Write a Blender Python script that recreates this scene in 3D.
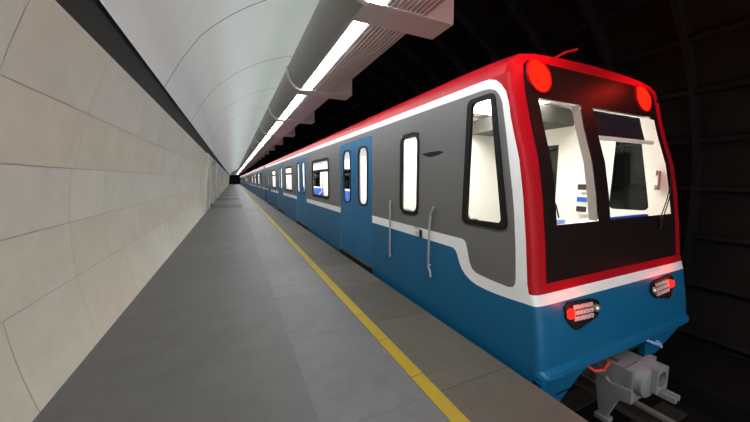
import bpy, bmesh, math, random
from mathutils import Vector, Matrix
from mathutils.geometry import tessellate_polygon

random.seed(7)
for o in list(bpy.data.objects):
    bpy.data.objects.remove(o)
scene = bpy.context.scene
COL = scene.collection

# ------------------------------------------------------------------ camera, world, exposure
EYE = 1.65
cd = bpy.data.cameras.new('camera')
cam = bpy.data.objects.new('camera', cd)
COL.objects.link(cam)
cd.sensor_width = 36.0
cd.lens = 36.0 * 300.0 / 750.0
cd.clip_start = 0.05
cd.clip_end = 400
cam.location = (0, 0, EYE)
cam.rotation_euler = Vector((0.42358488, 0.89981724, -0.10442593)).to_track_quat('-Z', 'Y').to_euler()
scene.camera = cam

world = bpy.data.worlds.new('world')
scene.world = world
world.use_nodes = True
bg = world.node_tree.nodes['Background']
bg.inputs['Color'].default_value = (0.66, 0.66, 0.65, 1)
bg.inputs['Strength'].default_value = 1.9  # plain grey fill, added to brighten the cab front through the open rear

scene.view_settings.view_transform = 'Standard'
scene.view_settings.look = 'None'
scene.view_settings.gamma = 1.0
scene.view_settings.exposure = 0.82
scene.cycles.max_bounces = 10
scene.cycles.diffuse_bounces = 5
scene.cycles.transparent_max_bounces = 16
scene.cycles.use_denoising = True
scene.cycles.sample_clamp_indirect = 6.0
scene.cycles.caustics_reflective = False
scene.cycles.caustics_refractive = False

STRIP_POWER = 19.0      # downward light strips in the ducts
VAULT_FILL_POWER = 0.35       # upward cove strips, added unseen on the ducts to brighten the vault
CAR_POWER = 11.5        # ceiling lights in the train

# ------------------------------------------------------------------ materials
def material(name, color, rough=0.6, metal=0.0, noise=0.0, nscale=6.0, spec=0.5, bump=0.0, bscale=40.0, stretch=(1, 1, 1)):
    m = bpy.data.materials.new(name)
    m.use_nodes = True
    nt = m.node_tree
    b = nt.nodes['Principled BSDF']
    b.inputs['Base Color'].default_value = (*color, 1)
    b.inputs['Roughness'].default_value = rough
    b.inputs['Metallic'].default_value = metal
    b.inputs['Specular IOR Level'].default_value = spec
    if noise or bump:
        tc = nt.nodes.new('ShaderNodeTexCoord')
        mp = nt.nodes.new('ShaderNodeMapping')
        mp.inputs['Scale'].default_value = stretch
        nt.links.new(tc.outputs['Object'], mp.inputs['Vector'])
    if noise:
        n = nt.nodes.new('ShaderNodeTexNoise')
        n.inputs['Scale'].default_value = nscale
        n.inputs['Detail'].default_value = 6
        n.inputs['Roughness'].default_value = 0.65
        nt.links.new(mp.outputs['Vector'], n.inputs['Vector'])
        r = nt.nodes.new('ShaderNodeMapRange')
        r.inputs['From Min'].default_value = 0.25
        r.inputs['From Max'].default_value = 0.75
        r.inputs['To Min'].default_value = 1 - noise
        r.inputs['To Max'].default_value = 1 + noise
        nt.links.new(n.outputs['Fac'], r.inputs['Value'])
        mx = nt.nodes.new('ShaderNodeVectorMath')
        mx.operation = 'SCALE'
        mx.inputs[0].default_value = color
        nt.links.new(r.outputs['Result'], mx.inputs['Scale'])
        nt.links.new(mx.outputs['Vector'], b.inputs['Base Color'])
    if bump:
        n2 = nt.nodes.new('ShaderNodeTexNoise')
        n2.inputs['Scale'].default_value = bscale
        n2.inputs['Detail'].default_value = 3
        nt.links.new(mp.outputs['Vector'], n2.inputs['Vector'])
        bp = nt.nodes.new('ShaderNodeBump')
        bp.inputs['Strength'].default_value = bump
        bp.inputs['Distance'].default_value = 0.02
        nt.links.new(n2.outputs['Fac'], bp.inputs['Height'])
        nt.links.new(bp.outputs['Normal'], b.inputs['Normal'])
    return m


def emitter(name, color, strength):
    m = bpy.data.materials.new(name)
    m.use_nodes = True
    nt = m.node_tree
    nt.nodes.remove(nt.nodes['Principled BSDF'])
    e = nt.nodes.new('ShaderNodeEmission')
    e.inputs['Color'].default_value = (*color, 1)
    e.inputs['Strength'].default_value = strength
    nt.links.new(e.outputs['Emission'], nt.nodes['Material Output'].inputs['Surface'])
    return m


def glass(name, tint=(0.93, 0.95, 0.95), gloss=0.012):
    m = bpy.data.materials.new(name)
    m.use_nodes = True
    nt = m.node_tree
    nt.nodes.remove(nt.nodes['Principled BSDF'])
    t = nt.nodes.new('ShaderNodeBsdfTransparent')
    t.inputs['Color'].default_value = (*tint, 1)
    g = nt.nodes.new('ShaderNodeBsdfGlossy')
    g.inputs['Roughness'].default_value = 0.03
    mx = nt.nodes.new('ShaderNodeMixShader')
    mx.inputs['Fac'].default_value = gloss
    nt.links.new(t.outputs['BSDF'], mx.inputs[1])
    nt.links.new(g.outputs['BSDF'], mx.inputs[2])
    nt.links.new(mx.outputs['Shader'], nt.nodes['Material Output'].inputs['Surface'])
    return m


def slab_material(name, c1, c2, mortar, bw, bh, offset=0.5, msize=0.004, noise=0.12, rough=0.55, loc=(0, 0, 0), grain=1.0, nscale=1.6):
    """stone slabs: brick texture over the floor's own x,y; c1/c2 vary slab by slab"""
    m = bpy.data.materials.new(name)
    m.use_nodes = True
    nt = m.node_tree
    b = nt.nodes['Principled BSDF']
    b.inputs['Roughness'].default_value = rough
    b.inputs['Specular IOR Level'].default_value = 0.3
    tc = nt.nodes.new('ShaderNodeTexCoord')
    mp = nt.nodes.new('ShaderNodeMapping')
    mp.inputs['Location'].default_value = loc
    nt.links.new(tc.outputs['Object'], mp.inputs['Vector'])
    br = nt.nodes.new('ShaderNodeTexBrick')
    br.offset = offset
    br.inputs['Color1'].default_value = (*c1, 1)
    br.inputs['Color2'].default_value = (*c2, 1)
    br.inputs['Mortar'].default_value = (*mortar, 1)
    br.inputs['Scale'].default_value = 1.0
    br.inputs['Mortar Size'].default_value = msize
    br.inputs['Mortar Smooth'].default_value = 0.3
    br.inputs['Brick Width'].default_value = bw
    br.inputs['Row Height'].default_value = bh
    nt.links.new(mp.outputs['Vector'], br.inputs['Vector'])
    n = nt.nodes.new('ShaderNodeTexNoise')
    n.inputs['Scale'].default_value = nscale
    n.inputs['Detail'].default_value = 8
    n.inputs['Roughness'].default_value = 0.7
    nt.links.new(tc.outputs['Object'], n.inputs['Vector'])
    n2 = nt.nodes.new('ShaderNodeTexNoise')
    n2.inputs['Scale'].default_value = 90
    n2.inputs['Detail'].default_value = 2
    nt.links.new(tc.outputs['Object'], n2.inputs['Vector'])
    ad = nt.nodes.new('ShaderNodeMath')
    ad.operation = 'MULTIPLY_ADD'
    nt.links.new(n2.outputs['Fac'], ad.inputs[0])
    ad.inputs[1].default_value = 0.35 * grain
    nt.links.new(n.outputs['Fac'], ad.inputs[2])
    r = nt.nodes.new('ShaderNodeMapRange')
    r.inputs['From Min'].default_value = 0.3 + 0.17 * grain
    r.inputs['From Max'].default_value = 0.7 + 0.17 * grain
    r.inputs['To Min'].default_value = 1 - noise
    r.inputs['To Max'].default_value = 1 + noise
    nt.links.new(ad.outputs['Value'], r.inputs['Value'])
    mx = nt.nodes.new('ShaderNodeVectorMath')
    mx.operation = 'SCALE'
    nt.links.new(br.outputs['Color'], mx.inputs[0])
    nt.links.new(r.outputs['Result'], mx.inputs['Scale'])
    nt.links.new(mx.outputs['Vector'], b.inputs['Base Color'])
    return m


M = {}
# setting
M['stone_a'] = material('limestone_beige', (0.585, 0.535, 0.445), 0.7, noise=0.09, nscale=2.2)
M['stone_b'] = material('limestone_pale', (0.605, 0.565, 0.48), 0.7, noise=0.08, nscale=2.6)
M['stone_c'] = material('limestone_grey', (0.58, 0.55, 0.48), 0.7, noise=0.08, nscale=2.0)
M['stone_d'] = material('limestone_warm', (0.585, 0.525, 0.425), 0.7, noise=0.09, nscale=1.8)
M['joint'] = material('stone_joint', (0.36, 0.33, 0.27), 0.9)
M['pylon'] = material('pylon_stone', (0.38, 0.355, 0.295), 0.65, noise=0.06, nscale=2)
M['pylon_edge'] = material('pylon_edge_stone', (0.70, 0.67, 0.60), 0.6, noise=0.05, nscale=2)
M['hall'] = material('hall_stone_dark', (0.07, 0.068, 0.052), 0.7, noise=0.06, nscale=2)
M['pave_dark'] = slab_material('granite_dark', (0.115, 0.114, 0.111), (0.103, 0.102, 0.100), (0.080, 0.080, 0.080), 2.9, 1.45, 0.0, 0.003, 0.12, loc=(2.42, -2.93, 0), nscale=2.5)
M['pave_mid'] = slab_material('granite_light', (0.142, 0.142, 0.144), (0.122, 0.122, 0.124), (0.093, 0.093, 0.093), 0.82, 1.24, 0.0, 0.003, 0.14, loc=(-0.455, -0.52, 0), nscale=4)
M['pave_edge'] = slab_material('granite_brown', (0.112, 0.099, 0.080), (0.083, 0.074, 0.060), (0.055, 0.049, 0.040), 0.74, 1.24, 0.0, 0.006, 0.13, loc=(-1.395, -0.52, 0), nscale=3)
M['pave_band'] = slab_material('floor_band_dark', (0.05, 0.05, 0.05), (0.046, 0.046, 0.046), (0.035, 0.035, 0.035), 0.6, 0.6, 0.0, 0.003, 0.1)  # darker bands across the left paving
M['yellow'] = slab_material('yellow_tile', (0.40, 0.285, 0.018), (0.36, 0.25, 0.014), (0.09, 0.07, 0.014), 0.4, 0.62, 0.0, 0.004, 0.10, loc=(0, -0.14, 0))
M['concrete_dark'] = material('sooty_concrete', (0.045, 0.042, 0.038), 0.9, noise=0.2, nscale=3)
M['ceiling'] = material('ceiling_panel', (0.83, 0.865, 0.85), 0.5, spec=0.5, bump=1.0, bscale=1.6, stretch=(1, 0.03, 1))
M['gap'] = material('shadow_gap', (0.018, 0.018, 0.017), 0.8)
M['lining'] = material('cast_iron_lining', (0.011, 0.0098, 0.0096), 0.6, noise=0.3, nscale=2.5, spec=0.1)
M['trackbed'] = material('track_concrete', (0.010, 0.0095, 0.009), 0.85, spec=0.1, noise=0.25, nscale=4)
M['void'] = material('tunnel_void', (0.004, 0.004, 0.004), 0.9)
M['steel'] = material('worn_rail_steel', (0.42, 0.40, 0.38), 0.35, metal=0.4)
M['rail_side'] = material('rusty_rail', (0.06, 0.045, 0.035), 0.8)
M['sleeper'] = material('sleeper_wood', (0.035, 0.026, 0.02), 0.9, noise=0.25, nscale=8)
# ducts
M['casing'] = material('duct_casing', (0.36, 0.365, 0.35), 0.38, spec=0.5)
M['plate'] = material('duct_plate', (0.55, 0.55, 0.54), 0.5)
M['ring'] = material('duct_ring', (0.85, 0.85, 0.83), 0.4)
M['slat'] = material('duct_slat', (0.60, 0.59, 0.58), 0.5)
M['slat_back'] = material('duct_back', (0.05, 0.05, 0.05), 0.8)
M['strip'] = emitter('strip_diffuser', (0.97, 0.99, 1.0), STRIP_POWER)
M['vault_fill_side'] = emitter('vault_fill_side_glow', (0.96, 1.0, 0.99), 3.5)
M['vault_fill'] = emitter('vault_fill_glow', (0.96, 1.0, 0.99), VAULT_FILL_POWER)
# train
M['blue'] = material('train_blue', (0.003, 0.12, 0.265), 0.42, spec=0.4)
M['doorblue'] = material('door_blue', (0.005, 0.14, 0.31), 0.42, spec=0.4)
M['grey'] = material('train_grey', (0.152, 0.152, 0.152), 0.45, spec=0.4)
M['white'] = material('train_white', (0.90, 0.90, 0.90), 0.4, spec=0.4)
M['red'] = material('train_red', (0.40, 0.004, 0.012), 0.45, spec=0.2)
M['black'] = material('rubber_black', (0.010, 0.009, 0.009), 0.6, spec=0.2)
M['glazing'] = material('black_glazing', (0.011, 0.007, 0.0065), 0.5, spec=0.12)
M['roof'] = material('train_roof', (0.13, 0.13, 0.13), 0.7)
M['under'] = material('underframe', (0.02, 0.02, 0.02), 0.8)
M['glass'] = glass('window_glass')
M['handrail'] = material('handrail_steel', (0.42, 0.42, 0.44), 0.4, metal=0.3)
M['inner'] = material('saloon_white', (0.82, 0.80, 0.75), 0.6)
M['inner_grey'] = material('cab_unit_grey', (0.075, 0.07, 0.064), 0.6)
M['post_shaded'] = material('cab_post_shaded', (0.30, 0.285, 0.265), 0.6)  # darker than the lining, the pillar's shade put into the colour
M['innerfloor'] = material('saloon_floor', (0.25, 0.24, 0.23), 0.6)
M['seatblue'] = material('seat_blue', (0.02, 0.10, 0.50), 0.7)
M['carlight'] = emitter('car_ceiling_light', (1.0, 0.97, 0.90), CAR_POWER)
M['redlens'] = emitter('red_lens', (1.0, 0.010, 0.003), 1.6)
M['redled'] = emitter('red_marker', (1.0, 0.012, 0.008), 1.9)
M['led'] = material('led_cell', (0.75, 0.66, 0.62), 0.25)
M['chrome'] = material('chrome', (0.6, 0.6, 0.61), 0.35, metal=0.8)
M['coupler'] = material('coupler_grey', (0.22, 0.235, 0.245), 0.5, metal=0.0, noise=0.1, nscale=6)
M['coupler_dark'] = material('coupler_bore', (0.10, 0.10, 0.105), 0.6)
M['orange'] = material('red_painted_handle', (0.85, 0.06, 0.04), 0.45)
M['lightblue'] = material('light_blue_valve', (0.30, 0.45, 0.85), 0.4)
M['screen'] = material('dark_screen', (0.02, 0.02, 0.03), 0.3)

# ------------------------------------------------------------------ mesh builder
class MB:
    def __init__(self):
        self.v, self.f, self.m, self.mats = [], [], [], []

    def mi(self, m):
        if m not in self.mats:
            self.mats.append(m)
        return self.mats.index(m)

    def face(self, pts, m):
        i = len(self.v)
        self.v += [tuple(p) for p in pts]
        self.f.append(tuple(range(i, i + len(pts))))
        self.m.append(self.mi(m))

    def box(self, a, b, m):
        x0, y0, z0 = a
        x1, y1, z1 = b
        i = len(self.v)
        self.v += [(x0, y0, z0), (x1, y0, z0), (x1, y1, z0), (x0, y1, z0), (x0, y0, z1), (x1, y0, z1), (x1, y1, z1), (x0, y1, z1)]
        for q in ((0, 3, 2, 1), (4, 5, 6, 7), (0, 1, 5, 4), (1, 2, 6, 5), (2, 3, 7, 6), (3, 0, 4, 7)):
            self.f.append(tuple(i + k for k in q))
            self.m.append(self.mi(m))

    def loft(self, secs, m, closed=False, caps=False):
        """secs: lists of equally many points"""
        i0 = len(self.v)
        n = len(secs[0])
        for s in secs:
            self.v += [tuple(p) for p in s]
        k = self.mi(m) if not callable(m) else None
        for a in range(len(secs) - 1):
            for b in range(n if closed else n - 1):
                c = (b + 1) % n
                self.f.append((i0 + a * n + b, i0 + a * n + c, i0 + (a + 1) * n + c, i0 + (a + 1) * n + b))
                self.m.append(k if k is not None else self.mi(m(a, b)))
        if caps:
            self.f.append(tuple(i0 + b for b in reversed(range(n))))
            self.m.append(k)
            self.f.append(tuple(i0 + (len(secs) - 1) * n + b for b in range(n)))
            self.m.append(k)

    def tess(self, outer, holes, fn, m):
        loops = [[Vector((p[0], p[1], 0)) for p in l] for l in [outer] + holes]
        flat = [p for l in loops for p in l]
        i = len(self.v)
        self.v += [tuple(fn(p.x, p.y)) for p in flat]
        for t in tessellate_polygon(loops):
            self.f.append(tuple(i + k for k in t))
            self.m.append(self.mi(m))

    def plate(self, outer, holes, fn0, fn1, m):
        """a plate with holes: two faces and all edge walls"""
        self.tess(outer, holes, fn0, m)
        self.tess(outer, holes, fn1, m)
        for l in [outer] + holes:
            self.loft([[fn0(*p) for p in l], [fn1(*p) for p in l]], m, closed=True)

    def tube(self, path, r, m, n=8, caps=True):
        path = [Vector(p) for p in path]
        secs = []
        up = None
        for i, p in enumerate(path):
            d = (path[min(i + 1, len(path) - 1)] - path[max(i - 1, 0)]).normalized()
            if up is None:
                up = Vector((0, 0, 1)) if abs(d.z) < 0.9 else Vector((1, 0, 0))
            s = d.cross(up).normalized()
            up = s.cross(d).normalized()
            rr = r[i] if isinstance(r, (list, tuple)) else r
            secs.append([p + rr * (math.cos(t) * s + math.sin(t) * up) for t in [2 * math.pi * k / n for k in range(n)]])
        self.loft(secs, m, closed=True, caps=caps)

    def prism(self, poly, fn0, fn1, m):
        self.plate(poly, [], fn0, fn1, m)

    def build(self, name, parent=None, smooth=False, bevel=0.0, loc=None):
        me = bpy.data.meshes.new(name)
        me.from_pydata(self.v, [], self.f)
        for m in self.mats:
            me.materials.append(m)
        me.polygons.foreach_set('material_index', self.m)
        bm = bmesh.new()
        bm.from_mesh(me)
        bmesh.ops.remove_doubles(bm, verts=bm.verts, dist=1e-5)
        bmesh.ops.recalc_face_normals(bm, faces=bm.faces)
        bm.to_mesh(me)
        bm.free()
        o = bpy.data.objects.new(name, me)
        COL.objects.link(o)
        if loc is not None:
            o.location = loc
        if parent is not None:
            o.parent = parent
        if smooth:
            me.polygons.foreach_set('use_smooth', [True] * len(me.polygons))
            bpy.context.view_layer.objects.active = o
            mod = o.modifiers.new('edges', 'EDGE_SPLIT')
            mod.split_angle = math.radians(35)
        if bevel:
            b = o.modifiers.new('bevel', 'BEVEL')
            b.width = bevel
            b.segments = 2
            b.limit_method = 'ANGLE'
        return o


def thing(name, label, cat, loc=(0, 0, 0), group=None):
    o = bpy.data.objects.new(name, None)
    COL.objects.link(o)
    o.location = loc
    o['label'] = label
    o['category'] = cat
    if group:
        o['group'] = group
    return o


def tag(o, label, cat, group=None):
    o['label'] = label
    o['category'] = cat
    if group:
        o['group'] = group
    return o


def struct(o, label=None):
    o['kind'] = 'structure'
    if label:
        o['label'] = label
    return o


def copy_tree(o, parent=None):
    c = o.copy()
    COL.objects.link(c)
    c.parent = parent
    for ch in list(o.children):
        copy_tree(ch, c)
    return c


def rrect(a0, a1, b0, b1, r, n=5):
    out = []
    for (ca, cb, t0) in ((a1 - r, b1 - r, 0), (a0 + r, b1 - r, 90), (a0 + r, b0 + r, 180), (a1 - r, b0 + r, 270)):
        for k in range(n + 1):
            t = math.radians(t0 + 90 * k / n)
            out.append((ca + r * math.cos(t), cb + r * math.sin(t)))
    return out


def rpoly(pts, r, n=5):
    """polygon with rounded corners"""
    out = []
    N = len(pts)
    for i in range(N):
        p = Vector(pts[i])
        a = (Vector(pts[i - 1]) - p).normalized()
        b = (Vector(pts[(i + 1) % N]) - p).normalized()
        rr = r[i] if isinstance(r, (list, tuple)) else r
        if rr <= 0:
            out.append(tuple(p))
            continue
        half = a.angle(b) / 2
        d = rr / math.tan(half)
        c = p + (a + b).normalized() * (rr / math.sin(half))
        s, e = p + a * d - c, p + b * d - c
        ang = s.angle(e)
        sg = 1 if s.x * e.y - s.y * e.x > 0 else -1
        for k in range(n + 1):
            t = sg * ang * k / n
            out.append((c.x + s.x * math.cos(t) - s.y * math.sin(t), c.y + s.x * math.sin(t) + s.y * math.cos(t)))
    return out

# ------------------------------------------------------------------ the setting
Y0, Y1 = -7.0, 116.0
CX, CZ = 2.65, 1.05                 # axis of the round station tunnel
R_WALL = 4.105
def circ(z, r):                    # left side of the circle
    return CX - math.sqrt(r * r - (z - CZ) ** 2)

# floor: one platform slab, paving zones along the platform
WEND, PER, BAND = 16.46, 7.4, 2.5
fl = MB()
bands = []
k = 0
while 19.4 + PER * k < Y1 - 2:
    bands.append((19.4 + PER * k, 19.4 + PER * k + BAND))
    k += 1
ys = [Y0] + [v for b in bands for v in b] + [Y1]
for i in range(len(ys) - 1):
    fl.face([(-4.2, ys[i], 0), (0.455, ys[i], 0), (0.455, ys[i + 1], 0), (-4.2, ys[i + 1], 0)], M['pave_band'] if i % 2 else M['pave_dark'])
fl.face([(0.455, Y0, 0), (1.275, Y0, 0), (1.275, Y1, 0), (0.455, Y1, 0)], M['pave_mid'])
fl.face([(1.275, Y0, 0), (2.13, Y0, 0), (2.13, Y1, 0), (1.275, Y1, 0)], M['pave_edge'])
fl.face([(2.13, Y0, 0), (2.13, Y1, 0), (2.13, Y1, -0.22), (2.13, Y0, -0.22)], M['pave_edge'])
fl.face([(2.13, Y0, -0.22), (2.13, Y1, -0.22), (2.0, Y1, -0.22), (2.0, Y0, -0.22)], M['concrete_dark'])
fl.face([(2.0, Y0, -0.22), (2.0, Y1, -0.22), (2.0, Y1, -1.25), (2.0, Y0, -1.25)], M['concrete_dark'])
struct(fl.build('floor'))
yl = MB()
yl.box((1.275, Y0, -0.01), (1.395, Y1, 0.004), M['yellow'])
struct(yl.build('trim_1'), 'yellow safety line along the platform edge')

tb = MB()
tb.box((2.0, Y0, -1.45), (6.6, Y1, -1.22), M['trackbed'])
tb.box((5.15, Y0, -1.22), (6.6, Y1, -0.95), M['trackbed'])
struct(tb.build('floor_trackbed'))

# left wall: curved limestone facing, panel by panel with open joints
wl = MB()
rows = [0.0, 0.70, 1.235, 1.755, 2.29, 2.86]
stones = [M['stone_a'], M['stone_b'], M['stone_c'], M['stone_d']]
tones = {0: [0, 1, 3, 1], 1: [0, 3, 0, 3], 2: [2, 1, 2, 2], 3: [0, 3, 2, 0], 4: [2, 2, 0, 2]}
J = 0.0028
for ri in range(5):
    z0, z1 = rows[ri], rows[ri + 1]
    y = Y0
    y_list = []
    if ri == 0:
        y_list = [Y0, -4.9, -2.6, -0.9, 0.9, 2.805, 3.868, 5.3, 6.6, 8.4, 9.7, 11.2, 12.9, 14.6, WEND]
    elif ri in (1, 2):
        y_list = [Y0, -4.0, -2.0, 0.0, 2.2, 3.868, 4.72, 6.2, 7.6, 9.0, 10.8, 12.2, 13.9, 15.1, WEND]
    else:
        y_list = [Y0, -3.4, -1.2, 1.4, 2.7, 3.95, 5.2, 6.9, 8.3, 10.0, 11.5, 13.0, 14.8, WEND]
    for i in range(len(y_list) - 1):
        ya, yb = y_list[i] + J, y_list[i + 1] - J
        m = stones[tones[ri][random.randrange(4)]]
        zs = [z0 + (J if ri else 0) + (z1 - J - z0 - (J if ri else 0)) * t / 5 for t in range(6)]
        wl.loft([[(circ(z, R_WALL), ya, z) for z in zs], [(circ(z, R_WALL), yb, z) for z in zs]], m)
zs = [2.86 * t / 20 for t in range(21)]
wl.loft([[(circ(z, R_WALL) - 0.008, Y0, z) for z in zs], [(circ(z, R_WALL) - 0.008, WEND, z) for z in zs]], M['joint'])
struct(wl.build('wall_left', smooth=True))

# shallow recess under the ceiling, its shade put into the near-black colour
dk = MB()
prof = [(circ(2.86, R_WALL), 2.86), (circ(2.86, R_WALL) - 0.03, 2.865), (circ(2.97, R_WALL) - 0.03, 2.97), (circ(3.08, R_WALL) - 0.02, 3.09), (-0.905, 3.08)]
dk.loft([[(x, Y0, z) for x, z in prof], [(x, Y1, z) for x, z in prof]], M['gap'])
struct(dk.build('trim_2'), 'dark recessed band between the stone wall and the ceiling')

# pylons and passages beyond the stone wall
foot, head = (circ(0, R_WALL) + 0.01, 0.0), (circ(2.86, R_WALL) + 0.01, 2.86)
def incl(z, d=0.0):
    return foot[0] + (head[0] - foot[0]) * z / 2.86 + d
py = WEND
n = 1
while py < Y1 - 4:
    p = MB()
    ye = py + (19.75 - WEND)
    p.prism([(incl(0), 0), (incl(2.86), 2.86), (-2.9, 2.86), (-2.9, 0)], lambda x, z: (x, py, z), lambda x, z: (x, ye, z), M['pylon'])
    for a in (py - 0.02, ye - 0.16):   # pale frame edges standing a little proud
        p.prism([(incl(0, .03), 0), (incl(2.86, .03), 2.86), (-2.9, 2.86), (-2.9, 0)], lambda x, z: (x, a, z), lambda x, z: (x, a + 0.18, z), M['pylon_edge'])
    struct(p.build('pillar_%d' % n))
    py += PER
    n += 1
bw = MB()
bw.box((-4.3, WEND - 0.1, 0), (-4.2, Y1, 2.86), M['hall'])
bw.box((-4.3, WEND - 0.1, 2.86), (circ(2.86, R_WALL), Y1, 2.9), M['ceiling'])
struct(bw.build('wall_hall'))

# white vault of long panels with open seams
ce = MB()
R_V = 4.18
arc0 = math.atan2(3.96 - CZ, -0.40 - CX)
arc1 = math.atan2(math.sqrt(R_V ** 2 - (2.56 - CX) ** 2), 2.56 - CX)
vault = [(-0.905, 3.08), (-0.66, 3.52)]
for t in range(15):
    a = arc0 + (arc1 - arc0) * t / 14
    vault.append((CX + R_V * math.cos(a), CZ + R_V * math.sin(a)))
seams = [Y0]
s = 5.787 - 3.24 * 3
while s < Y1:
    seams.append(s)
    s += 3.24
seams.append(Y1)
for i in range(len(seams) - 1):
    ce.loft([[(x, seams[i] + 0.011, z) for x, z in vault], [(x, seams[i + 1] - 0.011, z) for x, z in vault]], M['ceiling'])
back = [(CX + (x - CX) * 1.008, CZ + (z - CZ) * 1.008) for x, z in vault]
ce.loft([[(x, Y0, z) for x, z in back], [(x, Y1, z) for x, z in back]], M['gap'])
struct(ce.build('ceiling', smooth=True))

# cast-iron tunnel lining over the track: rings with flanges
ln = MB()
R_L, R_F = 4.42, 4.24
a0, a1 = math.radians(91), math.radians(-36)
angs = [a0 + (a1 - a0) * t / 36 for t in range(37)]
def cpt(a, r, y):
    return (CX + r * math.cos(a), y, CZ + r * math.sin(a))
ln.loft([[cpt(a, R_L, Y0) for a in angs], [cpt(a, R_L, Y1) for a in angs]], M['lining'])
y = Y0 + 0.25
while y < Y1:
    w = 0.035
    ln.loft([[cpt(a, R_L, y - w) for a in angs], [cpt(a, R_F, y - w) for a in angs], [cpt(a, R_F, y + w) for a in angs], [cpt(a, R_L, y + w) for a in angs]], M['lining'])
    y += 1.0
for t in range(9):
    a = math.radians(8.2 + 10.5 * (t - 3.2))
    if a > a0:
        continue
    d = 0.035 / R_F
    ln.loft([[cpt(a - d, R_L, yy), cpt(a - d, R_F + .01, yy), cpt(a + d, R_F + .01, yy), cpt(a + d, R_L, yy)] for yy in (Y0, Y1)], M['lining'])
struct(ln.build('wall_right', smooth=True))

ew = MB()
ew.face([(-4.3, Y1, -1.4), (7.2, Y1, -1.4), (7.2, Y1, 3.2), (-4.3, Y1, 3.2)], M['void'])  # flat black sheet, the dark of the unlit tunnel put into its colour
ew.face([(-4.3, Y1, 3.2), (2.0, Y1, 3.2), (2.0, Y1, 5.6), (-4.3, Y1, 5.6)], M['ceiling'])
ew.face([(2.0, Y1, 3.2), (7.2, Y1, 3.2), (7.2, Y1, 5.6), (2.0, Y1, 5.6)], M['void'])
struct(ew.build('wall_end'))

# ------------------------------------------------------------------ rails and sleepers
def rail(x, label):
    b = MB()
    pr = [(-.075, -1.2), (.075, -1.2), (.075, -1.185), (.012, -1.16), (.012, -1.05), (.036, -1.035), (.036, -1.0), (-.036, -1.0), (-.036, -1.035), (-.012, -1.05), (-.012, -1.16), (-.075, -1.185)]
    b.loft([[(x + px, yy, z) for px, z in pr] for yy in (Y0, Y1)], lambda a, c: M['steel'] if c in (5, 6, 7) else M['rail_side'], closed=True)
    return tag(b.build('rail'), label, 'rail')
rail(4.26, 'shiny running rail on the far side of the track, passing behind the coupler')
rail(2.74, 'running rail close under the platform edge')
sl = MB()
sl.box((2.3, -0.12, -1.22), (4.9, 0.12, -1.201), M['sleeper'])
s0 = sl.build('sleeper')
tag(s0, 'dark wooden sleeper across the track in front of the train', 'sleeper', 'sleepers across the track')
s0.location.y = -0.3
for i in range(1, 12):
    c = s0.copy()
    COL.objects.link(c)
    c.location.y = -0.3 + 0.62 * i

# ------------------------------------------------------------------ overhead light ducts
DP = 3.24           # module length
ZB = 3.42
def duct():
    t = thing('light_duct', '', 'light duct')
    left = [(1.306, 0), (1.247, .012), (1.188, .047), (1.133, .10), (1.09, .17), (1.062, .25), (1.045, .33), (1.045, .385), (1.06, .40), (1.09, .39)]
    left = [(x, ZB + dz) for x, dz in left]
    b = MB()
    b.loft([[(x, 0.0, z) for x, z in left], [(x, DP, z) for x, z in left]], M['casing'])
    b.loft([[(1.09, yy, ZB + .39), (1.16, yy, ZB + .30), (1.95, yy, ZB + .30)] for yy in (0, DP)], M['ring'])
    b.face([(1.306, 0, ZB), (1.306, DP, ZB), (1.306, DP, ZB + .05), (1.306, 0, ZB + .05)], M['casing'])
    b.build('casing', t, smooth=True)
    b = MB()        # added unseen baffle up to the vault, keeps the fill off the tunnel
    b.box((1.968, 0, ZB), (1.99, DP, ZB + 1.72), M['plate'])
    b.build('light_baffle', t)
    b = MB()        # ring flange round the casing
    ring_o = [(x - .03 if x < 1.26 else x, z - .008 - (.012 if z < ZB + .08 else 0)) for x, z in left[:8]]
    b.loft([[(x, yy, z) for x, z in ring_o] for yy in (0.0, 0.06)], M['ring'])
    b.loft([[(x, 0.0, z) for x, z in ring_o], [(x + .03, 0.0, z + .03) for x, z in ring_o]], M['ring'])
    b.build('ring', t, smooth=True)
    b = MB()
    b.box((1.275, 0.0, ZB - .010), (2.362, 0.41, ZB + .38), M['plate'])
    b.build('end_box', t, bevel=0.005)
    b = MB()
    b.box((1.318, 0.41, ZB - .010), (1.462, DP, ZB + .016), M['strip'])
    b.build('light_strip', t)['label'] = 'glowing white light strip'
    b = MB()
    b.box((1.48, 0.41, ZB + .035), (1.968, DP, ZB + .047), M['slat_back'])
    for i in range(9):
        x = 1.482 + i * 0.0541
        b.box((x, 0.41, ZB), (x + 0.032, DP, ZB + .035), M['slat'])
    b.build('grille', t)['label'] = 'louvred grille'
    b = MB()  # added glowing strips behind the casing, only to light the vault
    b.face([(1.86, 0.05, ZB + .40), (1.86, DP - .05, ZB + .40), (1.94, DP - .05, ZB + .90), (1.94, 0.05, ZB + .90)], M['vault_fill'])
    b.face([(1.17, 0.05, ZB + .385), (1.17, DP - .05, ZB + .385), (1.175, DP - .05, ZB + .50), (1.175, 0.05, ZB + .50)], M['vault_fill_side'])
    b.build('vault_fill_light', t)
    return t
d0 = duct()
first = {-1: 'grey ceiling light duct cut off by the top edge of the photo',
         0: 'largest fully seen grey light duct with louvred grille, over the platform edge',
         1: 'grey overhead light duct next behind the largest one',
         2: 'third grey overhead light duct, counting from the largest one'}
rest = 'small grey light duct in the receding row beyond the third, above the platform edge'
for k in range(-3, 34):
    d = d0 if k == -3 else copy_tree(d0)
    d.location = (0, 2.908 + DP * k, 0)
    d['label'] = first.get(k, rest if k > 2 else 'overhead light duct behind the viewer')
    d['group'] = 'overhead light ducts along the platform edge'

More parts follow.
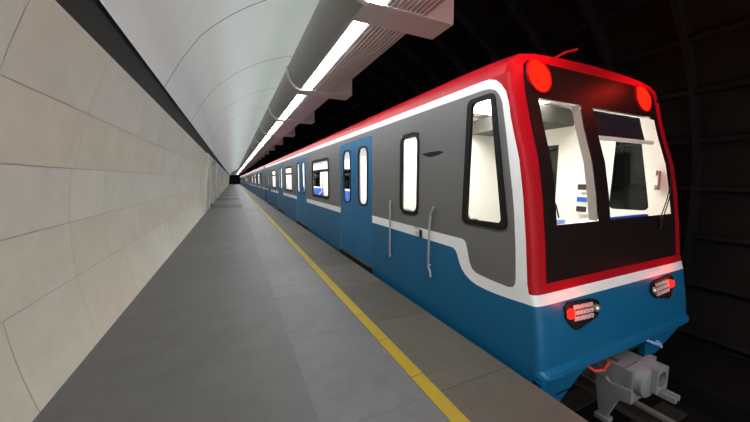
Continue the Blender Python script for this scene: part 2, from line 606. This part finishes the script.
# ------------------------------------------------------------------ the train
XL = 2.207
XC = 3.52
def mx(x, side):
    return x if side < 0 else 2 * XC - x

YF = [(-.5, 1.56), (.05, 1.50), (.3, 1.53), (.6, 1.575), (.77, 1.617), (1.14, 1.653), (1.5, 1.70), (1.82, 1.757), (2.17, 1.86), (2.37, 1.91), (2.635, 1.965), (2.75, 2.0), (2.9, 2.05)]
def yf(z):
    for (za, ya), (zb, yb) in zip(YF, YF[1:]):
        if z <= zb:
            return ya + (yb - ya) * (z - za) / (zb - za)
    return YF[-1][1]

CORN = [(2.207, .055), (2.212, .034), (2.226, .018), (2.25, .008), (2.30, .002), (2.38, 0.0)]
def coff(x):
    x = min(x, 2 * XC - x)
    for (xa, da), (xb, db) in zip(CORN, CORN[1:]):
        if x <= xb:
            return da + (db - da) * (x - xa) / (xb - xa)
    return 0.0
def fpt(x, z, out=0.0):            # a point on the cab front
    return (x, yf(z) + coff(x) - out, z)

ZS0, ZS1, ZT, ZW = 0.89, 1.015, 2.50, 2.585
CABWIN = [(2.458, 2.449), (2.105, 2.449), (1.885, 1.190), (2.49, 1.190)]
CABWIN_IN = [(2.395, 2.405), (2.155, 2.405), (1.965, 1.250), (2.425, 1.240)]
NWIN = (3.35, 3.81, 1.18, 2.26)
WIN_H = (1.165, 2.185)
DOOR_W, DOOR_Z = 0.87, (0.02, 2.42)
NWIN_R = (3.16, 3.68, 1.18, 2.26)
CAB_BACK = 4.32


def side_rects(b, side, y0, y1, doors, wins, extra, cut_doors, liner=False):
    """flat body side as rectangles between y0 and y1, openings left out"""
    x = mx(XL + (0.025 if liner else 0), side)
    e = .05 if liner else 0
    hole = [(w - .87 + e, w + .87 - e, WIN_H[0] + e, WIN_H[1] - e) for w in wins] + [(h[0] + e, h[1] - e, h[2] + e, h[3] - e) for h in extra]
    dz = [(c - DOOR_W, c + DOOR_W, *DOOR_Z) for c in doors]
    dwin = []
    if cut_doors and liner:
        pass
    ys = sorted({y0, y1} | {v for h in hole + dz for v in h[:2]})
    zs = sorted({-.35, ZS0, ZS1, ZT, ZW, .02} | {v for h in hole + dz for v in h[2:]})
    for ya, yb in zip(ys, ys[1:]):
        for za, zb in zip(zs, zs[1:]):
            if liner and za < 0.0:
                continue
            yc, zc = (ya + yb) / 2, (za + zb) / 2
            if any(h[0] < yc < h[1] and h[2] < zc < h[3] for h in hole):
                continue
            indoor = any(h[0] < yc < h[1] and h[2] < zc < h[3] for h in dz)
            if indoor and cut_doors:
                continue
            if liner:
                m = M['inner']
            elif indoor or zc < ZS0:
                m = M['blue']
            elif zc < ZS1:
                m = M['white']
            elif zc < ZT:
                m = M['grey']
            else:
                m = M['white']
            b.face([(x, ya, za), (x, yb, za), (x, yb, zb), (x, ya, zb)], m)


def cab_side(b, side, liner=False):
    """painted side of the cab ahead of y = 2.75: grey field, white outline, red corner, blue skirt"""
    x = mx(XL + (0.025 if liner else 0), side)
    fn = lambda y, z: (x, y, z)
    YB = 2.75
    inner = [(YB, ZT), (2.25, ZT), (2.17, 2.49), (2.10, 2.46), (2.055, 2.41), (2.02, 2.34), (1.965, 2.08), (1.917, 1.82), (1.87, 1.57), (1.84, 1.385), (1.805, 1.05),
             (1.789, .80), (1.792, .735), (1.812, .70), (1.86, .685), (2.02, .685), (2.179, .692), (2.26, .70), (2.32, .73), (2.36, .787), (2.395, .90), (2.42, .975), (2.445, 1.005), (2.49, ZS1), (YB, ZS1)]
    bnd = lambda z: yf(z) + .055
    outer = [(YB, ZW), (2.28, ZW), (2.18, 2.58), (2.10, 2.55), (2.04, 2.50), (bnd(2.40) + .01, 2.42), (bnd(2.34), 2.34)] + [(bnd(z), z) for z in (2.17, 2.0, 1.82, 1.66, 1.5, 1.3, 1.14, .95, .77, .68, .6)] + \
            [(1.73, .592), (1.85, .580), (2.0, .572), (2.107, .570), (2.25, .578), (2.34, .60), (2.42, .64), (2.48, .69), (2.525, .76), (2.555, .83), (2.59, .872), (2.64, ZS0), (YB, ZS0)]
    if liner:
        out = [(YB, ZW), (yf(ZW) + .08, ZW)] + [(yf(z) + .08, z) for z in (2.37, 2.17, 1.82, 1.5, 1.14, .77, .6, .3, .02)] + [(YB, .02)]
        b.tess(out, [rpoly(CABWIN_IN, .06)], fn, M['inner'])
        return
    b.tess(inner, [rpoly(CABWIN, .07)], fn, M['grey'])
    zlow = -.35 if side < 0 else -.02
    b.tess(outer + inner[::-1], [], fn, M['white'])
    b.tess([(YB, ZW), (2.28, ZW), (2.18, 2.58), (2.10, 2.55), (2.04, 2.50), (bnd(2.40) + .01, 2.42), (bnd(2.34), 2.34), (bnd(2.42), 2.42), (bnd(2.5), 2.5), (bnd(ZW), ZW)], [], fn, M['red'])
    k = [i for i, p in enumerate(outer) if p == (1.73, .592)][0]
    b.tess(outer[k - 1:] + [(YB, zlow), (bnd(zlow), zlow), (bnd(.05), .05), (bnd(.3), .3)], [], fn, M['blue'])


ROOF = [(2.207, ZW), (2.222, 2.68), (2.27, 2.745), (2.36, 2.80), (2.6, 2.87), (3.0, 2.93), (XC, 2.955)]
LIP = [(2.207, ZW), (2.222, 2.655), (2.275, 2.715), (2.38, 2.775), (2.6, 2.815), (3.0, 2.842), (XC, 2.855)]
def mirrored(p):
    return p + [(2 * XC - x, z) for x, z in reversed(p[:-1])]


def window_unit(parent, side, outer, inner, name='window'):
    f = MB()
    xo, xi = mx(XL - .010, side), mx(XL + .02, side)
    f.plate(outer, [inner], lambda y, z: (xo, y, z), lambda y, z: (xi, y, z), M['black'])
    o = f.build(name, parent)
    g = MB()
    xg, xh = mx(XL + .004, side), mx(XL + .009, side)
    g.prism(inner, lambda y, z: (xg, y, z), lambda y, z: (xh, y, z), M['glass'])
    g.build('pane', o)
    return o, f


def pass_window(parent, side, c):
    outer = rrect(c - .90, c + .90, WIN_H[0] - .03, WIN_H[1] + .03, .12)
    o, f = window_unit(parent, side, outer, rrect(c - .82, c + .82, WIN_H[0] + .05, WIN_H[1] - .05, .09))
    h = MB()
    h.box((min(mx(XL - .006, side), mx(XL + .02, side)), c - .83, 1.855), (max(mx(XL - .006, side), mx(XL + .02, side)), c + .83, 1.925), M['black'])
    h.build('transom', o)
    return o


def door_pair(parent, c):
    for s in (-1, 1):
        ya, yb = (c - DOOR_W + .008, c - .008) if s < 0 else (c + .008, c + DOOR_W - .008)
        yc = (ya + yb) / 2
        b = MB()
        win = rrect(yc - .235, yc + .235, 1.155, 2.27, .15)
        b.plate([(ya, DOOR_Z[0] + .05), (yb, DOOR_Z[0] + .05), (yb, DOOR_Z[1] - .006), (ya, DOOR_Z[1] - .006)], [win], lambda y, z: (XL + .006, y, z), lambda y, z: (XL + .022, y, z), M['doorblue'])
        d = b.build('door', parent)
        f = MB()
        ins = rrect(yc - .20, yc + .20, 1.19, 2.235, .13)
        f.plate(win, [ins], lambda y, z: (XL - .004, y, z), lambda y, z: (XL + .024, y, z), M['black'])
        f.build('window_gasket', d)
        g = MB()
        g.prism(ins, lambda y, z: (XL + .008, y, z), lambda y, z: (XL + .013, y, z), M['glass'])
        g.build('pane', d)
    t = MB()
    t.box((XL + .03, c - DOOR_W, -.06), (XL + .3, c + DOOR_W, .0), M['under'])
    t.box((XL - .035, c - DOOR_W, -.06), (XL + .03, c + DOOR_W, .055), M['black'])
    t.build('door_sill', parent)
    r = MB()                                   # black jambs behind the gaps
    r.box((XL + .02, c - DOOR_W - .02, .02), (XL + .045, c - DOOR_W + .012, 2.42), M['black'])
    r.box((XL + .02, c + DOOR_W - .012, .02), (XL + .025, c + DOOR_W + .02, 2.42), M['black'])
    r.box((XL + .052, c - .02, .02), (XL + .025, c + .02, 2.42), M['black'])
    r.build('door_seal', parent)


def saloon(parent, ya, yb, doors, wins):
    """white lining, floor, lights, seats and poles of a passenger saloon"""
    b = MB()
    XR = mx(XL + .025, 1)
    b.face([(XL + .025, ya, .0), (XR, ya, .0), (XR, yb, .0), (XL + .025, yb, .0)], M['innerfloor'])
    pr = [(XL + .025, ZW), (2.45, 2.72), (3.0, 2.80), (4.04, 2.80), (mx(2.45, 1), 2.72), (XR, ZW)]
    b.loft([[(x, ya, z) for x, z in pr], [(x, yb, z) for x, z in pr]], M['inner'])
    for yy in (ya, yb):
        b.face([(XL + .025, yy, 0), (XR, yy, 0), (XR, yy, ZW), (XR, yy, ZW), (4.04, yy, 2.8), (3.0, yy, 2.8), (XL + .025, yy, ZW)], M['inner'])
    side_rects(b, -1, ya, yb, doors, wins, [], True, liner=True)
    side_rects(b, 1, ya, yb, [], wins, [], False, liner=True)
    b.build('saloon_lining', parent)
    l = MB()
    l.box((3.3, ya + .4, 2.74), (3.74, yb - .4, 2.79), M['carlight'])
    l.build('ceiling_light', parent)
    cuts = [ya] + sorted(doors) + [yb]
    for i in range(len(cuts) - 1):
        a = cuts[i] + (DOOR_W + .25 if i else .15)
        c = cuts[i + 1] - (DOOR_W + .25 if i < len(cuts) - 2 else .15)
        if c - a < .6:
            continue
        for side in (-1, 1):
            s = MB()
            lx = lambda v: mx(XL + v, side)
            prof = [(.08, .42), (.50, .44), (.52, .48), (.18, .50), (.10, 1.12), (.06, 1.12)]
            s.loft([[(lx(x), a, z) for x, z in prof], [(lx(x), c, z) for x, z in prof]], M['seatblue'], closed=True, caps=True)
            s.box((min(lx(.08), lx(.4)), a + .1, .0), (max(lx(.08), lx(.4)), c - .1, .42), M['under'])
            s.build('seat', parent)
    for dcy in doors:
        p = MB()
        p.tube([(3.0, dcy - DOOR_W - .1, .0), (3.0, dcy - DOOR_W - .1, 2.8)], .02, M['chrome'])
        p.tube([(XL + .55, dcy + DOOR_W + .15, .0), (XL + .55, dcy + DOOR_W + .15, 2.7)], .02, M['chrome'])
        p.tube([(XL + .09, dcy - DOOR_W - .12, .9), (XL + .5, dcy - DOOR_W - .12, 1.25), (XL + .55, dcy - DOOR_W - .12, 2.6)], .018, M['chrome'])
        p.build('grab_pole', parent)


def car_common(parent, b, ya, yb, doors, wins):
    for c in doors:
        door_pair(parent, c)
    for w in wins:
        pass_window(parent, -1, w)
        pass_window(parent, 1, w)
    u = MB()
    u.box((XL + .02, ya + .15, -.36), (2 * XC - XL - .02, yb - .1, -.02), M['under'])
    for q in (ya + 3.2, yb - 3.2):              # bogies
        u.box((2.45, q - 1.5, -.85), (2.6, q + 1.5, -.55), M['under'])
        u.box((4.42, q - 1.5, -.85), (4.57, q + 1.5, -.55), M['under'])
        u.box((2.6, q - .3, -.75), (4.42, q + .3, -.3), M['under'])
        for dy in (-1.05, 1.05):
            for xx in (2.69, 4.21):
                u.tube([(xx, q + dy, -.58), (xx + .12, q + dy, -.58)], .42, M['under'], n=20)
    u.build('underframe', parent)


# ---- leading car with the driver's cab
lead = thing('metro_car', 'leading metro car with black glazed cab front and lit red lamps', 'metro car', (XC, 1.5, -1.0), 'cars of the blue, grey and red metro train')
lead_parts_start = set(bpy.data.objects)
D1 = [5.675 + 5.27 * i for i in range(4)]
W1 = [8.33 + 5.27 * i for i in range(3)]
YE = 24.1
b = MB()
side_rects(b, -1, 2.75, YE, D1, W1, [NWIN], True)
side_rects(b, 1, 2.75, YE, D1, W1, [NWIN_R], False)
cab_side(b, -1)
cab_side(b, 1)
# rounded corner posts
zc = [.0, .15, .3, .45, .6, .69, .77, .95, 1.14, 1.255, 1.5, 1.66, 1.82, 2.0, 2.17, 2.385, 2.5, ZW]
def corner_mat(i, j):
    z = (zc[i] + zc[i + 1]) / 2
    return M['blue'] if z < .6 else M['white'] if z < .69 else M['red']
for side in (-1, 1):
    b.loft([[(mx(x, side), yf(z) + d, z) for x, d in CORN] for z in zc], corner_mat)
# painted bands under the glazing
xs = [2.38, 2.9, XC, 4.14, 2 * XC - 2.38]
zb = [.0, .15, .3, .45, .6, .69, .77]
b.loft([[fpt(x, z) for x in xs] for z in zb], lambda i, j: M['blue'] if zb[i + 1] <= .6 else M['white'] if zb[i + 1] <= .69 else M['red'])
# roof and its front lip
GL_TOP = [(2.38, ZW), (2.40, 2.68), (2.48, 2.735)]
gl_top = GL_TOP + [(2 * XC - x, z) for x, z in reversed(GL_TOP)]
lipf = mirrored(LIP)
cbot = [(x, ZW) for x, d in CORN[1:-1]]
b.tess(lipf + [(2 * XC - x, z) for x, z in cbot] + gl_top[::-1] + cbot[::-1], [], lambda x, z: fpt(x, z), M['red'])
roof = mirrored(ROOF)
secs = [[(x, yf(z) + coff(x), z) for x, z in lipf]]
for yy, t in ((2.16, .45), (2.34, .75), (2.75, 1.0), (YE, 1.0)):
    secs.append([(x0 + (x1 - x0) * t, yy, z0 + (z1 - z0) * t) for (x0, z0), (x1, z1) in zip(lipf, roof)])
b.loft(secs, lambda i, j: M['roof'] if i > 1 and 2 < j < 9 else M['red'])
b.face([(x, YE, z) for x, z in roof] + [(2 * XC - XL, YE, -.35), (XL, YE, -.35)], M['grey'])
b.face([(XL, 1.6, -.02), (2 * XC - XL, 1.6, -.02), (2 * XC - XL, YE, -.02), (XL, YE, -.02)], M['under'])
b.build('body', lead, smooth=True)

# lower ledge and skirt flaps
k_ = MB()
led = [(2.205, .10), (2.215, .055), (2.24, .03), (2.30, .015), (2.40, .008)]
led = led + [(2 * XC - x, d) for x, d in reversed(led)]
def ledge(dz, out):
    return [(x, 1.495 + d - out, dz) for x, d in led]
k_.loft([ledge(.075, -.006), ledge(.045, .03), ledge(-.0, .038), ledge(-.035, .012), ledge(-.03, -.08)], M['blue'])
k_.prism([(2.207, -.02), (2.23, -.36), (2.46, -.36), (2.52, -.27), (2.77, -.06), (2.90, -.02)], lambda x, z: (x, 1.49 - z * .10, z), lambda x, z: (x, 1.54 - z * .10, z), M['blue'])
k_.prism([(2 * XC - 2.39, .0), (4.10, -.235), (3.86, -.215), (3.83, -.02)], lambda x, z: (x, 1.49 - z * .05, z), lambda x, z: (x, 1.54 - z * .05, z), M['blue'])
k_.build('skirt', lead, smooth=True)
tr = MB()
tr.box((2.42, 1.497, -.185), (2.70, 1.505, -.178), M['black'])
tr.build('skirt_seam', lead)
vl = MB()
vl.tube([(3.80, 1.47, -.005), (3.90, 1.45, -.05), (4.0, 1.45, -.09)], .016, M['lightblue'])
vl.tube([(3.98, 1.45, -.055), (4.03, 1.44, -.115)], .02, M['lightblue'])
vl.build('air_valve', lead)['label'] = 'light blue air valve'

# black glazing with two clear panes
zg = [.77, .95, 1.14, 1.255, 1.5, 1.66, 1.82, 2.0, 2.17, 2.385, 2.5, ZW]
xg = [2.372, 2.535, 3.15, 3.35, 4.565, 2 * XC - 2.38]
g = MB()
for i in range(len(zg) - 1):
    for j in range(5):
        if zg[i] >= 1.25 and zg[i + 1] <= 2.39 and j in (1, 3):
            continue
        g.face([fpt(xg[j], zg[i], .004), fpt(xg[j + 1], zg[i], .004), fpt(xg[j + 1], zg[i + 1], .004), fpt(xg[j], zg[i + 1], .004)], M['glazing'])
g.tess(gl_top, [], lambda x, z: fpt(x, z, .004), M['glazing'])
for side in (-1, 1):             # seal behind the upper corners
    g.loft([[fpt(mx(x, side), z, -.008) for x in (2.352, 2.38, 2.52)] for z in (2.36, 2.5, ZW, 2.66, 2.74)], M['glazing'])
g.build('windshield_frame', lead)
zp = [z for z in zg if 1.25 <= z <= 2.39]
for xa, xb in ((2.535, 3.15), (3.35, 4.565)):
    g = MB()
    g.loft([[fpt(xa, z, -.004), fpt(xb, z, -.004)] for z in zp], M['glass'])
    g.build('windshield_pane', lead)
# inner reveals round the panes: white, but centre sides darkened to imitate shade
rv = MB()
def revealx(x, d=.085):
    rv.loft([[fpt(x, z, -.006), (x, yf(z) + d, z)] for z in zp], M['post_shaded'])
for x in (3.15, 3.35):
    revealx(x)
rv.loft([[(3.15, yf(z) + .085, z) for z in zp], [(3.35, yf(z) + .085, z) for z in zp]], M['inner'])
for xa, xb in ((2.535, 3.15), (3.35, 4.565)):
    rv.face([fpt(xa, 2.385, -.006), fpt(xb, 2.385, -.006), (xb, yf(2.385) + .05, 2.385), (xa, yf(2.385) + .05, 2.385)], M['inner'])
rv.face([(2.27, yf(2.385) + .05, 2.385), (4.77, yf(2.385) + .05, 2.385), (4.77, 2.2, 2.565), (4.04, 2.2, 2.76), (3.0, 2.2, 2.76), (2.27, 2.2, 2.565)], M['inner'])
rv.build('cab_front_lining', lead)

# cab interior
ci = MB()
XR = mx(XL + .025, 1)
cab_side(ci, -1, liner=True)
cab_side(ci, 1, liner=True)
ci_rect = [NWIN]
side_rects(ci, -1, 2.75, CAB_BACK, [], [], [NWIN], False, liner=True)
side_rects(ci, 1, 2.75, CAB_BACK, [], [], [NWIN_R], False, liner=True)
ci.face([(XL + .025, CAB_BACK, 0), (XR, CAB_BACK, 0), (XR, CAB_BACK, ZW), (4.04, CAB_BACK, 2.78), (3.0, CAB_BACK, 2.78), (XL + .025, CAB_BACK, ZW)], M['inner'])
cpr = [(XL + .025, ZW - .02), (2.45, 2.70), (3.0, 2.78), (4.04, 2.78), (mx(2.45, 1), 2.70), (XR, ZW - .02)]
ci.loft([[(x, 2.2, z) for x, z in cpr], [(x, CAB_BACK, z) for x, z in cpr]], M['inner'])
ci.face([(XL + .025, 1.62, .0), (XR, 1.62, .0), (XR, CAB_BACK, .0), (XL + .025, CAB_BACK, .0)], M['innerfloor'])
ci.build('cab_lining', lead)
cl = MB()
cl.box((3.0, 2.7, 2.74), (4.1, 3.9, 2.79), M['carlight'])
cl.build('cab_light', lead)
dk_ = MB()
dk_.prism([(1.70, 1.235), (2.25, 1.16), (2.28, 1.10), (2.22, .3), (2.2, .0), (1.66, .0)], lambda y, z: (2.27, y, z), lambda y, z: (4.76, y, z), M['inner'])
dk_.box((3.40, 1.72, 1.24), (4.2, 1.76, 1.262), M['seatblue'])
dk_.build('control_desk', lead)
ou = MB()
ou.box((3.95, 2.93, 2.46), (4.72, 4.3, 2.70), M['inner_grey'])
ou.build('overhead_unit', lead, bevel=0.01)
mic = MB()
mic.tube([(2.60, 1.95, 1.22), (2.66, 1.92, 1.36), (2.78, 1.90, 1.45), (2.86, 1.90, 1.40), (2.93, 1.91, 1.27)], .008, M['under'])
mic.box((2.88, 1.88, 1.21), (2.99, 1.95, 1.25), M['lightblue'])
mic.build('desk_microphone', lead)
rb = MB()
rb.loft([[(3.37, yf(z) + .06, z), (4.40, yf(z) + .06, z)] for z in (2.375, 2.25, 2.10)], M['screen'])
rb.build('roller_blind', lead)
rl = MB()
rl.tube([(3.355, yf(2.10) + .06, 2.085), (4.56, yf(2.10) + .06, 2.085)], .024, M['inner'])
rl.build('blind_rail', lead)
ph = MB()
ph.box((4.70, 1.86, 1.52), (4.765, 1.93, 1.76), M['inner'])
ph.box((4.66, 1.87, 1.70), (4.71, 1.92, 1.76), M['inner'])
ph.box((4.66, 1.87, 1.52), (4.71, 1.92, 1.58), M['inner'])
ph.build('handset', lead, bevel=.006)
for (ya, yb_, za, zb_, m) in ((2.66, 2.80, 1.50, 1.58, 'screen'), (2.66, 2.80, 1.32, 1.39, 'seatblue'), (2.66, 2.80, 1.17, 1.25, 'under')):
    dv = MB()
    dv.box((4.70, ya - .03, za - .03), (4.76, yb_ + .03, zb_ + .03), M['inner'])
    dv.box((4.69, ya, za), (4.70, yb_, zb_), M[m])
    dv.build('wall_instrument', lead)
st = MB()
st.box((2.6, 2.75, .45), (3.1, 3.2, .56), M['under'])
st.box((2.6, 3.15, .56), (3.1, 3.25, 1.10), M['under'])
st.tube([(2.85, 2.97, .0), (2.85, 2.97, .45)], .06, M['chrome'])
st.build('driver_seat', lead, bevel=.03)

# wiper
w = MB()
for dx in (0, .06):
    w.tube([fpt(4.25 + dx, 1.20, .025), fpt(4.43 + dx * .8, 1.42, .03), fpt(4.60 + dx * .6, 1.62, .02)], .005, M['black'], n=6)
w.tube([fpt(4.26, 1.10, .02), fpt(4.27, 1.22, .035)], .014, M['black'])
w.build('wiper', lead)

# windows on the sides
for side in (-1, 1):
    o, _ = window_unit(lead, side, rpoly(CABWIN, .07), rpoly(CABWIN_IN, .04), 'cab_window')
    o['label'] = 'black-framed window with slanted front edge' if side < 0 else 'cab window on the far side'
    NW = NWIN if side < 0 else NWIN_R
    window_unit(lead, side, rrect(NW[0] - .015, NW[1] + .015, NW[2] - .015, NW[3] + .015, .13), rrect(NW[0] + .028, NW[1] - .028, NW[2] + .028, NW[3] - .028, .11), 'cab_door_window')
car_common(lead, None, 1.6, YE, D1, W1)
saloon(lead, CAB_BACK + .06, YE - .05, D1, W1)

# handrails, door handle and lock by the cab door
h = MB()
h.tube([(XL - .025, 4.09, 1.33), (XL - .025, 4.09, .44)], .014, M['handrail'])
for z in (1.30, .47):
    h.tube([(XL + .002, 4.09, z), (XL - .025, 4.09, z)], .012, M['handrail'])
h.build('handrail', lead)
h = MB()
h.tube([(XL - .02, 2.97, 1.32), (XL - .03, 3.03, 1.22), (XL - .03, 3.045, 1.0), (XL - .03, 3.05, .56), (XL - .03, 3.01, .50), (XL - .03, 3.0, .44)], .014, M['handrail'])
for z in (1.18, .58):
    h.tube([(XL + .002, 3.045, z), (XL - .03, 3.045, z)], .012, M['handrail'])
h.build('handrail', lead)
h = MB()
pts = [(2.83, 1.965), (2.92, 1.985), (3.1, 1.985), (3.27, 1.975), (3.2, 1.945), (3.1, 1.925), (2.95, 1.94)]
h.prism(pts, lambda y, z: (XL - .004, y, z), lambda y, z: (XL + .01, y, z), M['black'])
h.build('recessed_grip', lead)
h = MB()
h.box((XL - .02, 3.24, .895), (XL, 3.275, .99), M['under'])
h.tube([(XL - .02, 3.26, 1.0), (XL - .03, 3.40, 1.02)], .01, M['handrail'])
h.build('door_lock', lead)
sm = MB()
for ya, yb_, za, zb_ in ((4.035, 4.04, .15, .89), (3.55, 4.035, .15, .155)):
    sm.box((XL - .0015, ya, za), (XL + .004, yb_, zb_), M['blue'] if zb_ < 1 else M['grey'])
sm.build('panel_seam', lead)
an = MB()
an.tube([(3.02, 2.12, 2.88), (3.10, 2.06, 2.93), (3.22, 2.02, 2.965)], .012, M['red'])
an.build('antenna', lead)

# red lamps in the top corners of the glazing
for side in (-1, 1):
    cx, cz = (2.575 if side < 0 else 4.385), 2.595
    hs = MB()
    n_ = 24
    ring = lambda r, out: [fpt(cx + r * math.cos(2 * math.pi * i / n_), cz + r * math.sin(2 * math.pi * i / n_), out) for i in range(n_)]
    hs.loft([ring(.165, .004), ring(.163, .02), ring(.15, .022), ring(.145, .006)], M['red'], closed=True)
    lamp = hs.build('tail_lamp', lead, smooth=True)
    le = MB()
    le.loft([ring(.15, .012), ring(.12, .03), ring(.075, .042), ring(.02, .047)], M['redlens'], closed=True)
    le.face(ring(.02, .047), M['redlens'])
    le.build('lens', lamp, smooth=True)['label'] = 'glowing red lens'
    ld = bpy.data.lights.new('tail_lamp_light', 'POINT')
    ld.color = (1, .03, .015)
    ld.energy = 8.0
    ld.shadow_soft_size = .05
    lo = bpy.data.objects.new('tail_lamp_light', ld)
    COL.objects.link(lo)
    lo.location = fpt(cx, cz + .32, .42)
    lo.parent = lamp

# headlamp clusters
HL = [(2.553, .539), (2.60, .575), (2.93, .555), (3.01, .53), (3.035, .47), (2.98, .40), (2.70, .345), (2.66, .35), (2.558, .45)]
for side in (-1, 1):
    dx = .0
    X = lambda x: mx(x, side) + (0.0 if side < 0 else -.03)
    a = MB()
    sh = rpoly(HL, .02, 3)
    cx = sum(p[0] for p in HL) / len(HL)
    cz = sum(p[1] for p in HL) / len(HL)
    grow = [(cx + (x - cx) * 1.05, cz + (z - cz) * 1.10) for x, z in sh]
    a.loft([[(X(x), yf(z) - .001, z) for x, z in grow], [(X(x), yf(z) - .02, z) for x, z in grow], [(X(x), yf(z) - .022, z) for x, z in sh], [(X(x), yf(z) - .008, z) for x, z in sh]], M['black'], closed=True)
    a.tess(sh, [], lambda x, z: (X(x), yf(z) - .008, z), M['black'])
    hl = a.build('headlamp', lead)
    c = MB()
    for r in range(3):
        for q in range(7):
            x = 2.665 + q * .040
            z = .405 + r * .050 - (q - 3) * .002
            c.box((min(X(x), X(x + .022)), yf(z) - .022, z), (max(X(x), X(x + .022)), yf(z) - .006, z + .036), M['led'])
    c.build('led_panel', hl)['label'] = 'three rows of small white cells'
    e = MB()
    e.tube([(X(2.607), yf(.48) - .006, .485), (X(2.607), yf(.48) - .03, .485), (X(2.607), yf(.48) - .04, .485)], [.045, .045, .025], M['redled'], n=16)
    e.build('marker_lamp', hl)['label'] = 'lit red marker lamp'
    s_ = MB()
    s_.tube([(X(2.985), yf(.47) - .006, .47), (X(2.985), yf(.47) - .03, .47), (X(2.985), yf(.47) - .045, .47)], [.036, .034, .015], M['chrome'], n=16)
    s_.build('reflector', hl, smooth=True)
    ld = bpy.data.lights.new('marker_light', 'POINT')
    ld.color = (1, .05, .03)
    ld.energy = 0.8
    ld.shadow_soft_size = .03
    lo = bpy.data.objects.new('marker_light', ld)
    COL.objects.link(lo)
    lo.location = (X(2.62), yf(.56) - .13, .58)
    lo.parent = hl

# coupler
def cplr(b):
    b.v = [((x - 3.69) * .70 + 3.69 - .15, (y - 1.08) * .70 + 1.08 + .12, (z + .17) * .70 - .17) for x, y, z in b.v]
    return b
cp = MB()
cp.box((3.22, 1.30, -.45), (3.76, 2.0, -.06), M['coupler'])
cp.box((3.20, 1.62, -.20), (3.24, 2.0, -.15), M['coupler'])
cp.prism(rpoly([(3.20, -.50), (3.62, -.50), (3.80, -.36), (3.80, .01), (3.66, .03), (3.20, -.04)], .03), lambda x, z: (x, 1.30, z), lambda x, z: (x, 1.24, z), M['coupler'])
cp.box((3.2, 1.34, -.075), (3.70, 1.38, -.045), M['coupler'])
cp.box((3.28, 1.45, -.06), (3.34, 2.0, -.04), M['coupler_dark'])
cp.box((3.3, 2.0, -.35), (3.65, 3.0, -.12), M['coupler'])
co = cplr(cp).build('coupler', lead, bevel=0.012)
bs = MB()
bs.tube([(3.44, 1.25, -.22), (3.44, 1.16, -.22), (3.44, 1.14, -.22)], [.21, .20, .17], M['coupler'], n=28)
cplr(bs).build('coupler_boss', co, smooth=True)
fr = MB()
fr.plate(rpoly([(3.44, -.34), (3.66, -.38), (3.73, -.30), (3.73, -.02), (3.60, .03), (3.44, -.0)], .03), [[(3.585 + .105 * math.cos(t * math.pi / 10), -.165 + .105 * math.sin(t * math.pi / 10)) for t in range(20)]],
         lambda x, z: (x, 1.08, z), lambda x, z: (x, 1.24, z), M['coupler'])
fr.tess([(3.585 + .105 * math.cos(t * math.pi / 10), -.165 + .105 * math.sin(t * math.pi / 10)) for t in range(20)], [], lambda x, z: (x, 1.2, z), M['coupler_dark'])
cplr(fr).build('coupler_face', co)
pg = MB()
pg.box((3.52, .92, -.38), (3.58, 1.25, -.31), M['coupler'])
pg.box((3.60, .92, -.37), (3.66, 1.25, -.30), M['coupler'])
cplr(pg).build('coupler_prong', co, bevel=.006)
bk = MB()
bk.prism([(1.60, -.25), (1.50, -.235), (1.47, -.27), (1.29, -.25), (1.285, -.375), (1.385, -.395), (1.465, -.63), (1.535, -.65)], lambda y, z: (3.155, y, z), lambda y, z: (3.19, y, z), M['coupler'])
bk.box((3.13, 1.44, -.68), (3.22, 1.56, -.63), M['coupler'])
bk.build('coupler_bracket', co, bevel=.006)
hd = MB()
hd.tube([(2.90, 1.62, -.10), (3.0, 1.58, -.18), (3.10, 1.52, -.16), (3.16, 1.49, -.03)], .02, M['orange'])
cplr(hd).build('coupler_handle', co)['label'] = 'bright red bent handle'

# parent offset: parts were built in world coordinates
def bind(root, before):
    off = root.location.copy()
    for o in bpy.data.objects:
        if o not in before and o.parent is root:
            o.location = -off
bind(lead, lead_parts_start)

# ---- following cars
start = set(bpy.data.objects)
CL = 22.2
tr_car = thing('metro_car', 'second metro car, coupled behind the leading car', 'metro car', (XC, 0, -1.0), 'cars of the blue, grey and red metro train')
D2 = [3.2 + 5.27 * i for i in range(4)]
W2 = [3.2 + 2.635 + 5.27 * i for i in range(3)]
b = MB()
side_rects(b, -1, 0, CL, D2, W2, [], True)
side_rects(b, 1, 0, CL, D2, W2, [], False)
b.loft([[(x, 0, z) for x, z in roof], [(x, CL, z) for x, z in roof]], lambda i, j: M['roof'] if 2 < j < 9 else M['red'])
for yy in (0, CL):
    b.face([(x, yy, z) for x, z in roof] + [(2 * XC - XL, yy, -.35), (XL, yy, -.35)], M['grey'])
b.build('body', tr_car, smooth=True)
car_common(tr_car, None, .05, CL - .05, D2, W2)
saloon(tr_car, .06, CL - .06, D2, W2)
q = MB()
q.box((2.9, -.55, .0), (4.14, 0, 2.3), M['black'])
q.build('gangway', tr_car)
bind(tr_car, start)
tr_car.location.y = YE + .55
ordinal = ['third', 'fourth', 'fifth']
for i in range(3):
    c = copy_tree(tr_car)
    c.location.y = YE + .55 + (CL + .55) * (i + 1)
    c['label'] = '%s metro car counting back from the cab front' % ordinal[i]
